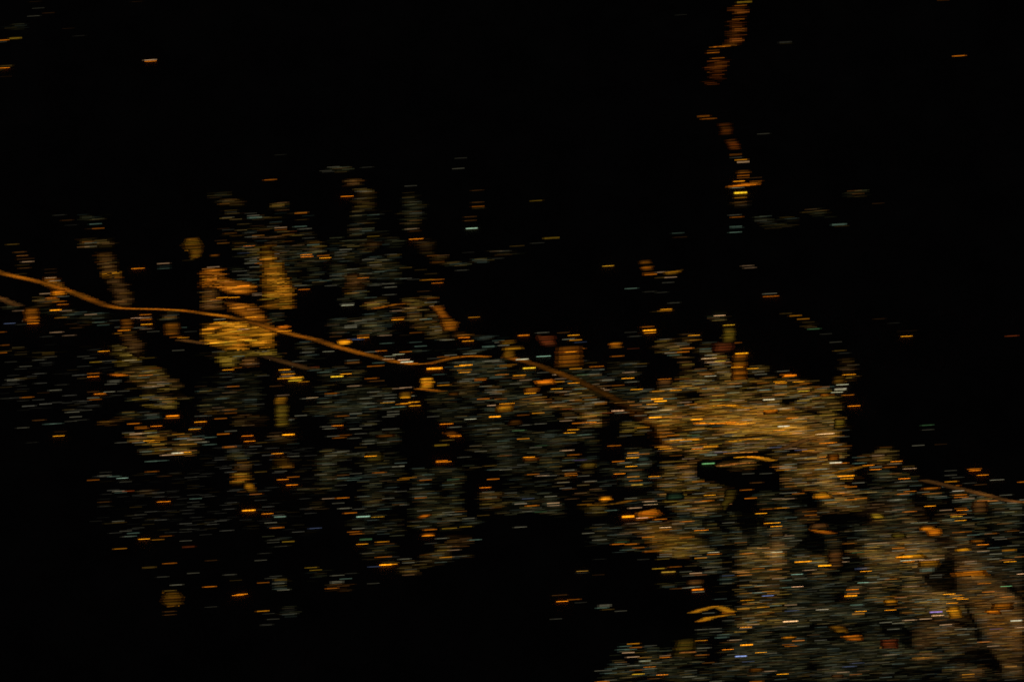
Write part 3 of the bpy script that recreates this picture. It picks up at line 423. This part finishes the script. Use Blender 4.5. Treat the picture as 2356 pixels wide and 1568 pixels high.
# roads that run across the picture: name words, colour, brightness, width of the lit run, points of the left edge
ROADS = [
 ('long orange road curving from the left edge to the centre', 'o', 5.2, 12.2, [(-14,270),(0,274.5),(21,279),(43,284.5),(65,292),(87,300.5),(100,305.5),(112,308),(126,308.8),(152,309.3),(174,310.3),(195,313),(217,316),(234,319.5)]),
 ('long orange road descending past the centre', 'o', 5.2, 12.2, [(293,336),(309,339.5),(330,346.5),(352,352.5),(374,358),(391,362),(408,364.2),(423,363.5),(438,360),(452,357),(466,356),(481,356.8)]),
 ('orange road falling right of the S bend', 'o', 4.8, 12.2, [(500,357),(518,361),(535,366.5),(553,373),(570,380),(587,388),(604,396.5),(618,403.5)]),
 ('dim stretch of the long road through the junction', 'o', 4.6, 12.2, [(236,320),(252,324.5),(270,330),(291,335.6)]),
 ('thin brown road entering the junction from the left', 'p', 4.4, 12.2, [(175,339.8),(186,341.6),(198,343.4)]),
 ('thin brown road leaving the junction to the lower right', 'p', 3.8, 12.2, [(258,356),(270,359.5),(285,364),(303,369)]),
 ('short brown road at the left edge', 'p', 4.2, 12.2, [(-14,296),(-4,299),(6,303.5),(12,306)]),
 ('thin orange road climbing to the khaki slope', 'o', 6.2, 8, [(371,308.5),(380,306.5),(393,304.2),(403,303.6)]),
 ('orange spur tailing off below the amber square', 'o', 5.6, 12, [(413,388.5),(425,390),(434,391.4)]),
 ('orange road crossing the right edge', 'p', 4.4, 12.2, [(917,480),(932,483.2),(949,487.5),(967,491.5),(980,495),(997,499.5),(1010,501.5),(1026,502.5)]),
 ('bright orange curve above the dark wedge', 'a', 8, 12.2, [(734,457),(744,456.6),(753,457.6),(766,460.6)]),
 ('thin orange curve among the city lights', 'a', 7.6, 12.2, [(706,405.8),(722,405),(732,407),(741,408)]),
 ('brown curve joining the city from the right', 'p', 4.6, 12.2, [(776,449),(790,443.5),(803,438.5),(816,438)]),
 ('amber curve in the city right of the dark wedge', 'a', 4.4, 12.2, [(812,474),(824,473.6),(838,470.5),(846,468.5),(858,466)]),
 ('amber street line through the dense city, upper', 'o', 8.2, 12.2, [(693,423.4),(716,423.4),(738,423.8)]),
 ('amber street line left in the dense city', 'a', 7.8, 12.2, [(664,440.4),(677,440),(690,439.6)]),
 ('amber street line above the dark wedge curve', 'a', 8.2, 12.2, [(724,441.4),(742,439.2),(753,439)]),
 ('peach street line above the bright orange curve', 'p', 8, 12.2, [(723,453),(734,452.4),(746,452)]),
 ('brown street line over the top of the dark wedge', 'p', 7.6, 12.2, [(716,465.6),(735,463.2),(743,462.6)]),
 ('orange curve under the amber block', 'a', 5.2, 10, [(594,505),(613,503),(626,500.4)]),
 ('looped orange road, upper arm', 'a', 6.8, 12.2, [(687,612.5),(698,608.7),(710,606)]),
 ('looped orange road, right arm', 'a', 6.4, 12.2, [(711,606),(717,608.5),(724,611.8)]),
 ('looped orange road, lower arm', 'a', 6.6, 12.2, [(723,614.5),(713,616),(704,617),(695,621)]),
 ('thin orange step of the upper right band', 'o', 6.6, 8, [(708,47.4),(716,46.7),(722,46.4)]),
]
# streets whose light is drawn out into wide dim bands: label, colour, brightness, outline list
BANDS = [
 ('upper part of the stepped dim orange band at the top', 'S', 'n', 2.3, [(655,80),(798,75),(795,150),(780,200),(778,330),(765,410),(750,440),(745,520),(605,530),(605,440),(640,400),(635,200),(655,150)]),
 ('lower part of the stepped dim orange band at the top', 'S', 'n', 2.7, [(415,690),(580,685),(545,790),(515,840),(540,870),(535,915),(500,950),(490,990),(350,992),(370,925),(405,900),(400,860),(370,840),(390,760)]),
 ('faint brown band crossing the left end of the long road', 'A', 'p', 2.1, [(1110,1170),(1270,1165),(1330,1390),(1460,1568),(1500,1800),(1370,1800),(1280,1568),(1190,1390)]),
 ('amber stretch of the faint band left of the junction', 'A', 'a', 4.4, [(1200,1398),(1385,1395),(1375,1468),(1190,1472)]),
 ('brown band rising from the long road near the left edge', 'D', 'o', 3.0, [(495,20),(640,10),(720,170),(580,175)]),
 ('brown strand below the long road at left', 'D', 'p', 2.0, [(1420,640),(1560,640),(1610,790),(1620,960),(1500,900),(1440,790)]),
 ('tall amber column beside the junction', 'B', 'a', 3.6, [(690,1095),(850,1070),(825,1130),(850,1290),(940,1295),(960,1400),(1000,1550),(960,1568),(750,1568),(720,1330)]),
 ('orange column at the junction', 'B', 'o', 4.6, [(80,1360),(240,1360),(235,1400),(270,1420),(210,1450),(260,1568),(35,1568),(35,1405)]),
 ('amber column continuing below the junction', 'E', 'a', 3.9, [(730,0),(960,0),(1000,100),(1060,160),(1040,390),(730,390),(740,200)]),
 ('orange slope inside the junction', 'E', 'o', 4.4, [(40,0),(220,0),(420,70),(580,80),(610,200),(560,230),(330,215),(250,160),(40,160)]),
 ('brown column under the junction', 'E', 'p', 3.0, [(40,140),(180,140),(215,290),(300,400),(60,400)]),
 ('orange middle of the junction', 'E', 'o', 3.9, [(300,305),(600,330),(720,440),(760,560),(560,540),(440,440),(330,400)]),
 ('broad amber floor of the junction', 'E', 'a', 4.7, [(40,560),(400,530),(780,560),(830,700),(830,850),(700,880),(300,870),(60,770)]),
 ('khaki apron below the junction', 'E', 'y', 3.2, [(200,860),(830,850),(930,950),(700,930),(440,960),(430,1060),(300,1050),(210,950)]),
 ('brown leg under the junction', 'E', 'p', 3.0, [(490,930),(630,930),(640,1050),(510,1050)]),
 ('brown slope left of the upper centre', 'B', 'p', 2.4, [(1690,1420),(1800,1410),(1870,1568),(1710,1568)]),
 ('brown smear high above the centre', 'B', 'p', 2.2, [(1650,340),(1830,320),(1830,410),(1700,425)]),
 ('brown smear above the khaki slope', 'B', 'p', 2.0, [(1950,1050),(2110,1045),(2110,1140),(1960,1140)]),
 ('amber shaft of the hook at lower left', 'K', 'a', 3.3, [(400,820),(560,810),(580,950),(610,980),(500,1000),(390,985),(420,920)]),
 ('brown top of the hook at lower left', 'K', 'p', 2.4, [(410,700),(550,700),(555,815),(410,815)]),
 ('brown strand right of the hook', 'K', 'a', 2.1, [(860,650),(1020,650),(1040,785),(850,785)]),
]

# ------------------------------------------------------------------ the land
def build_ground():
    V, F = [], []
    N, R = 48, 90000.0
    def coord(i):
        t = (i / N) * 2 - 1
        return math.copysign(abs(t) ** 2.2, t) * R
    for j in range(N + 1):
        for i in range(N + 1):
            V.append((coord(i), coord(j), 0.0))
    for j in range(N):
        for i in range(N):
            a = j * (N + 1) + i
            F.append((a, a + 1, a + N + 2, a + N + 1))
    o = link('ground', mesh('ground', V, F, [M_GROUND]))
    tag(o, 'black night land around and between the town lights', 'ground', kind='structure')
build_ground()

# ------------------------------------------------------------------ landmarks used to say which light is which
CLOUD_GAIN = .80
LANDMARKS = [
 ((734, 45), 'the stepped orange band at the top'), ((741, 185), 'the orange flash below the top band'),
 ((26, 281), 'the left end of the long road'), ((239, 339), 'the big orange junction glow'),
 ((274, 275), 'the tall amber column above the junction'), ((172, 598), 'the round amber glow at lower left'),
 ((156, 387), 'the yellow-khaki glow at left'), ((166, 444), 'the speckled lit village at left'),
 ((246, 474), 'the amber hook at lower left'), ((448, 322), 'the brown wedge above the road bend'),
 ((417, 364), 'the S bend of the long road'), ((345, 342), 'the square amber block by the road'),
 ((544, 382), 'the orange parallelogram beside the road'), ((735, 365), 'the orange columns right of centre'),
 ((730, 475), 'the dark wedge in the city'), ((713, 613), 'the looped orange road'), ((650, 514), 'the orange fan below centre'),
 ((839, 388), 'the stack of white light streaks'), ((934, 531), 'the orange stair-shaped block at right'),
 ((910, 556), 'the orange flash near the right edge'), ((852, 637), 'the orange wedge at lower right'),
 ((616, 345), 'the rust-red square above centre'), ((637, 656), 'the speckled cluster at the bottom'),
 ((424, 516), 'the slanted orange block below centre'), ((281, 400), 'the amber column below the thin brown road'),
 ((967, 491), 'the road leaving at the right edge'), ((0, 0), 'the top left corner'), ((1024, 0), 'the top right corner'),
 ((788, 220), 'the faint khaki arc at upper right'), ((478, 260), 'the faint curved line at upper centre'),
 ((110, 250), 'the faint brown band at upper left'), ((380, 440), 'the black gap left of centre'), ((530, 450), 'the amber block at centre bottom'),
 ((780, 560), 'the black gap at lower right'), ((590, 580), 'the black field at the bottom'), ((330, 560), 'the last khaki glow at lower centre'),
 ((960, 610), 'the brown glow at lower right'), ((350, 240), 'the scattered faint streaks at upper centre left'),
]
LANDMARKS[32] = ((502, 407), 'the amber block below the S bend')
ORD = ['closest', 'second closest', 'third closest', 'fourth closest', 'fifth closest', 'sixth closest', 'seventh closest', 'eighth closest',
       'ninth closest', 'tenth closest', 'eleventh closest', 'twelfth closest', 'thirteenth closest', 'fourteenth closest']

def label_all(items, noun):
    """items: list of (u, v, colour word, object). One label each, by the nearest landmark."""
    groups = {}
    for u, v, word, o in items:
        d, (lu, lv), name = min(((math.hypot(u - p[0], v - p[1]), p, n) for p, n in LANDMARKS), key=lambda q: q[0])
        if d < 9: side = 'on'
        elif abs(u - lu) > 1.2 * abs(v - lv): side = 'right of' if u > lu else 'left of'
        else: side = 'below' if v > lv else 'above'
        groups.setdefault((word, side, name), []).append((d, o))
    for (word, side, name), L in groups.items():
        L.sort(key=lambda q: q[0])
        for i, (d, o) in enumerate(L):
            o['label'] = f'{ORD[min(i, 13)]} {word} {noun} {side} {name}'

# ------------------------------------------------------------------ roads and streets, their light added as glowing strips
def paving(name, polys, z, mat):
    V, F = [], []
    for P in polys:
        k = len(V)
        for (u, v) in P:
            g = ground(u, v, 0); V.append((g.x, g.y, z))
        F.append(tuple(range(k, k + len(P))))
    return link(name, mesh(name, V, F, [mat]))

zroad = 0.02
for (label, c, b, w, pts) in ROADS:
    fade_end = .45 if 'falling' in label else 1.0
    zroad += 0.004
    V, F = [], []
    for (u0, v0) in pts:
        for (uu, vv) in ((u0 - .5, v0 + 1.0), (u0 + w + .5, v0 - SLOPE * w - 1.0)):
            g = ground(uu, vv, 0); V.append((g.x, g.y, zroad))
    for i in range(len(pts) - 1):
        F.append((2*i, 2*i+1, 2*i+3, 2*i+2))
    o = link('lit_road', mesh('lit_road', V, F, [M_ASPHALT]))
    tag(o, label, 'road', 'roads lit along their length', 'structure')
    st = Strips()
    for si, ((u0, v0), (u1, v1)) in enumerate(zip(pts, pts[1:])):
        L = math.hypot(u1 - u0, v1 - v0)
        n = max(2, int(L / 0.75))
        slope = abs(v1 - v0) / max(0.01, L)
        bb = b * (1.2 if 'looped' in label else 1.28 - 0.5 * min(1, slope * 2.2)) * (1 + (fade_end - 1) * si / max(1, len(pts) - 2))
        for i in range(n):
            t = (i + rng.random()) / n
            u, v = u0 + (u1 - u0) * t, v0 + (v1 - v0) * t
            st.soft(u + rng.uniform(-1, 1), v - SLOPE * w / 2 + rng.uniform(-.12, .12), w + rng.uniform(-1.5, 1.5), 0.5, rng.uniform(1.5, 2.2), c, bb * (.80 + .45 * noise.noise(Vector((u * .045, v * .08, w)))) * rng.uniform(.85, 1.08), .05, .08, .6)
    k = st.build('glow_strips', o)  # glowing strips added for the drawn-out light of the road
    k['kind'] = 'stuff'

def edge_distance(P, u, v):
    best = 1e9
    for (x0, y0), (x1, y1) in zip(P, P[1:] + P[:1]):
        dx, dy = x1 - x0, y1 - y0
        q = max(0.0, min(1.0, ((u - x0) * dx + (v - y0) * dy) / (dx * dx + dy * dy + 1e-9)))
        best = min(best, math.hypot(u - x0 - q * dx, v - y0 - q * dy))
    return best

PALETTE = {'q': [('q', .50), ('k', .2), ('g', .14), ('w', .04), ('p', .06), ('y', .06)], 'k': [('k', .44), ('y', .14), ('p', .17), ('o', .07), ('a', .06), ('w', .06), ('g', .06)], 'p': [('p', .5), ('k', .22), ('o', .12), ('a', .14), ('w', .02)],
           'y': [('y', .6), ('k', .3), ('w', .1)], 'o': [('o', .75), ('a', .15), ('p', .1)], 'a': [('a', .65), ('o', .25), ('y', .1)],
           'w': [('w', .7), ('k', .3)], 'g': [('g', .6), ('k', .4)], 'n': [('n', .8), ('o', .2)], 'r': [('r', .6), ('o', .3), ('p', .1)]}

def pick(c):
    q = rng.random()
    for code, w in PALETTE[c]:
        q -= w
        if q <= 0: return code
    return c

def inside(P, u, v):
    return any(a <= u <= b for a, b in scan(P, v))

def fill(F, P, c, b, density, patchy, soft_edge, base_share, mix=None):
    """light spread over an outline: a soft base that comes and goes in clumps, and many overlapping runs on top"""
    us = [p[0] for p in P]; vs = [p[1] for p in P]
    u0, u1, v0, v1 = min(us), max(us), min(vs), max(vs)
    seed = Vector((rng.uniform(0, 90), rng.uniform(0, 90), rng.uniform(0, 90)))
    def clump(u, v):
        n1 = noise.noise(Vector((u * .034, v * .045, 0)) + seed)
        n2 = noise.noise(Vector((u * .075, v * .16, 9)) + seed)
        d = edge_distance(P, u, v)
        return max(0.0, 1.0 + patchy * (1.7 * n1 + 1.0 * n2)) * min(1.0, .22 + .78 * d / soft_edge)
    mean = np.array(rgb(c, b)[:3])
    if base_share > 0:
        for r in range(max(0, int((v0 - V0) / CH)), min(NR - 1, int((v1 - V0) / CH)) + 1):
            v = V0 + (r + .5) * CH
            for (x0, x1) in scan(P, v):
                for q in range(max(0, int((x0 - U0) / CW)), min(NC - 1, int((x1 - U0) / CW)) + 1):
                    u = U0 + (q + .5) * CW
                    line = .75 + .5 * noise.noise(Vector((u * .04, v * .55, 20)) + seed)
                    F[r, q] += mean * (base_share * line * clump(u, v))
    area = 0.0
    for i in range(len(P)):
        (x0, y0), (x1, y1) = P[i], P[(i + 1) % len(P)]
        area += x0 * y1 - x1 * y0
    area = abs(area) / 2
    n = int(area / (12.2 * CH) * (1.3 if base_share > .3 else .75) * density)
    amp = (1 - base_share) * area / max(1, n) / (12.2 * CH)
    amp = min(amp, 1.6)
    made = 0
    for _ in range(n * 4):
        if made >= n: break
        u, v = rng.uniform(u0, u1), rng.uniform(v0, v1)
        if not inside(P, u, v): continue
        k = clump(u, v)
        if rng.random() > k: continue
        made += 1
        e = min(7.0, .05 + rng.expovariate(1.0) ** 1.25)
        code = pick(mix or c)
        L = 12.2 * rng.uniform(.92, 1.08)
        splat(F, u - L / 2, v, L, [x * amp * e for x in rgb(code, b)[:3]])

for (label, t, c, b, pts) in BANDS:
    P = [px(t, *p) for p in pts]
    zroad += 0.004
    o = paving('lit_street', [P], zroad, M_ASPHALT)
    tag(o, label, 'street', 'streets drawn out into dim bands of light', 'structure')
    F = new_field()
    fill(F, P, c, b * 1.0, 1.0, .9, 2.6, .36)
    k = carpet(F, 'glow_strips', 0.9, o)  # glowing boxes added for the street's spread light
    k['kind'] = 'stuff'

# ------------------------------------------------------------------ compact patches of light: paving with glowing strips added to imitate them
STRIP_MESHES = []
for variant in range(8):
    SV, SF, SG = [], [], []
    cuts = 7
    for i in range(cuts):
        box_faces(SV, SF, -.5 + i / cuts, -.5 + (i + 1) / cuts, -.5, .5, 0, 1)
        f = (i + .5) / cuts
        SG += [(.22 if i in (0, cuts - 1) else .7 if i in (1, cuts - 2) else 1.0) * rng.uniform(.78, 1.1)] * 5  # dimmer ends put the soft edge of the glow into the colour
    sm = mesh('glow_strip', SV, SF, [M_LAMP])
    gain_layer(sm, SG)
    STRIP_MESHES.append(sm)

def outline(tok):
    if tok[0] == 'P':
        n = [float(x) for x in tok[1:]]
        return list(zip(n[0::2], n[1::2]))
    x0, y0, x1, y1 = (float(x) for x in tok)
    return [(x0, y0), (x1, y0), (x1, y1), (x0, y1)]

yards = []  # patches of light, laid out as yards
for item in BLOCKS.replace('\n', ';').split(';'):
    tok = item.split()
    if not tok: continue
    t, c, b = tok[0], tok[1][0], float(tok[1][1:])
    if b >= 5: b *= 1.2
    P = [px(t, *p) for p in outline(tok[2:])]
    cu, cv = sum(p[0] for p in P) / len(P), sum(p[1] for p in P) / len(P)
    zroad += 0.004
    base = ground(cu, cv, 0)
    V = []
    for (u, v) in P:
        g = ground(u, v, 0); V.append((g.x - base.x, g.y - base.y, 0.0))
    o = link('light_patch', None)
    o.location = (base.x, base.y, zroad)
    link('paving', mesh('paving', V, [tuple(range(len(V)))], [M_PAVING]), o)
    tag(o, None, 'light patch', 'light patches in the town')
    yards.append((cu, cv, WORD[c], o))
    vs = [p[1] for p in P]
    v = min(vs) + .3
    while v < max(vs):
        for (x0, x1) in scan(P, v):
            if x1 - x0 < 1.5: continue
            x0 += rng.uniform(-1.4, 1.0); x1 += rng.uniform(-1.0, 1.4)
            h = 1.6 + rng.uniform(0, .4)
            a, e = run(x0, v, x1 - x0, h)
            s = link('glow_strip', rng.choice(STRIP_MESHES), o)
            mid = (a + e) / 2
            s.location = (mid.x - base.x, mid.y - base.y, 0.0)
            s.rotation_euler = (0, 0, math.atan2(e.y - a.y, e.x - a.x))
            s.scale = ((e - a).length, 0.82 * M_PER_PX / COS, h)
            near = min(v - min(vs), max(vs) - v)
            s.color = rgb(c, b * rng.uniform(.5, 1.14) * (.45 if near < .7 else .8 if near < 1.5 else 1.0) * (.35 if rng.random() < .14 else 1), .06)
        v += 0.8
label_all(yards, 'light patch')

# ------------------------------------------------------------------ single light streaks, built as made-up rows of lamps
rows = []
for t, txt in ROWS.items():
    for item in txt.split(';'):
        q = item.split()
        x, y, c, b = float(q[0]), float(q[1]), q[2][0], float(q[2][1:])
        L = float(q[3]) if len(q) > 3 else 48.75 / 4 / unit(t)
        th = int(q[4]) if len(q) > 4 else 1
        u, v = px(t, x, y)
        rows.append((u, v, L * unit(t), c, b, th))
# the same row noted twice where two survey tiles meet is one row
kept = []
for r in sorted(rows, key=lambda r: -r[4]):
    if all(not (abs(r[0] - k[0]) < 3 and abs(r[1] - k[1]) < .9) for k in kept):
        kept.append(r)
kept.sort(key=lambda r: -(r[4] + .6 * (r[5] - 1) + (0.3 if r[2] > 13 else 0)))
single, faint = kept[:300], kept[300:]

H_ROW = 7.0
def streak_piece():
    """one glowing piece of a light streak: a lens with chamfered shoulders, lit above and below"""
    V = [(x * .5, y * .5, 0.0) for x, y in ((-1, -1), (1, -1), (1, 1), (-1, 1))]
    V += [(x * .5, y * .5, .6) for x, y in ((-1, -1), (1, -1), (1, 1), (-1, 1))]
    V += [(x * .46, y * .42, 1.0) for x, y in ((-1, -1), (1, -1), (1, 1), (-1, 1))]
    F = [(3, 2, 1, 0), (8, 9, 10, 11)]
    for k in (0, 4):
        F += [(k + i, k + (i + 1) % 4, k + 4 + (i + 1) % 4, k + 4 + i) for i in range(4)]
    m = mesh('lamp', V, F, [M_LAMP])
    gain_layer(m, [1.0] * len(F))
    return m
PIECE_MESH = streak_piece()
RAIL_MESH = {}
def rail_mesh(length_m):
    """the rail and posts made up to carry a drawn-out light"""
    key = round(length_m)
    if key not in RAIL_MESH:
        V, F = [], []
        box_faces(V, F, -length_m / 2, length_m / 2, -.12, .12, H_ROW - 1.1, H_ROW - .72, True)
        for x in (-length_m * .42, 0.0, length_m * .42):
            box_faces(V, F, x - .2, x + .2, -.2, .2, 0.0, H_ROW - 1.08)
        RAIL_MESH[key] = mesh('rail', V, F, [M_METAL])
    return RAIL_MESH[key]

named = []
for (u, v, L, c, b, th) in single:
    a, e = run(u, v, L, H_ROW)
    mid = (a + e) / 2
    dotted = c in 'oalry'
    o = link('light_streak', None)
    Lm = (e - a).length
    link('rail', rail_mesh(Lm), o)
    n = max(3, round(Lm / (5.4 if dotted else 4.2)))
    pitch = Lm / n
    tint = rgb(c, tone(c, b), .03)
    for i in range(n):
        s = link('lamp', PIECE_MESH, o)  # pieces of one drawn-out light, not separate lamps
        s.location = (-Lm / 2 + (i + .5) * pitch, .17 * math.sin(i / n * 7.0), H_ROW - .7)
        s.scale = (pitch * (.68 if dotted else .96), (0.40 + .7 * (th - 1)) * M_PER_PX / COS, .7)
        g = (.6 if i in (0, n - 1) else 1.0) * rng.uniform(.72, 1.1) * (1.4 if b >= 7.5 else 1.15 if b >= 6.5 else 1.0)
        s.color = tuple(x * g for x in tint[:3]) + (1.0,)
    o.location = (mid.x, mid.y, 0.0)
    o.rotation_euler = (0, 0, math.atan2(e.y - a.y, e.x - a.x))
    tag(o, None, 'lamp row', 'light streaks across the town')
    named.append((u + L / 2, v, ('bright ' if b >= 8.5 else '') + WORD[c], o))
label_all(named, 'lamp row')

# ------------------------------------------------------------------ the fainter light streaks and the glowing districts, past counting
FIELD = new_field()
for item in CLOUDS.replace('\n', ';').split(';'):
    tok = item.split()
    if not tok: continue
    t, c, b, dens = tok[0], tok[1][0], float(tok[1][1:]), float(tok[2])
    P = [px(t, *p) for p in outline(tok[3:])]
    if dens > .72: fill(FIELD, P, c, b * CLOUD_GAIN, 1.0, 1.0, 5.0, .30)
    elif dens > .3: fill(FIELD, P, 'q' if c == 'k' else c, b * CLOUD_GAIN * .86, dens, 1.1, 6.0, .34)
    else: fill(FIELD, P, c, b * 1.1, dens, .9, 5.0, 0.0)
for di, item in enumerate([q for q in DARK.replace('\n', ';').split(';') if q.strip()]):
    tok = item.split()
    edge = 1.0 if di == 0 else 3.0
    n = [float(x) for x in tok[1:]]
    P = [px(tok[0], *p) for p in zip(n[0::2], n[1::2])]
    for r in range(NR):
        v = V0 + (r + .5) * CH
        for (x0, x1) in scan(P, v):
            for q in range(max(0, int((x0 - U0) / CW + .5)), min(NC, max(0, int((x1 - U0) / CW + .5)))):
                d = edge_distance(P, U0 + (q + .5) * CW, v) + rng.uniform(-1, 1)
                FIELD[r, q] *= max(.04 if di == 0 else .15, 1 - d / edge)
for (u, v, L, c, b, th) in faint:
    for i in range(th):
        splat(FIELD, u, v + (i - (th - 1) / 2) * .8, L, [x * .85 for x in rgb(c, tone(c, b) * 1.0)[:3]])
o = carpet(FIELD, 'faint_streaks', 0.45)
tag(o, 'countless faint khaki, brown and grey light streaks glowing across the town', 'lights', kind='stuff')
print('rows', len(kept), 'single', len(single), 'carpet faces', len(o.data.polygons))
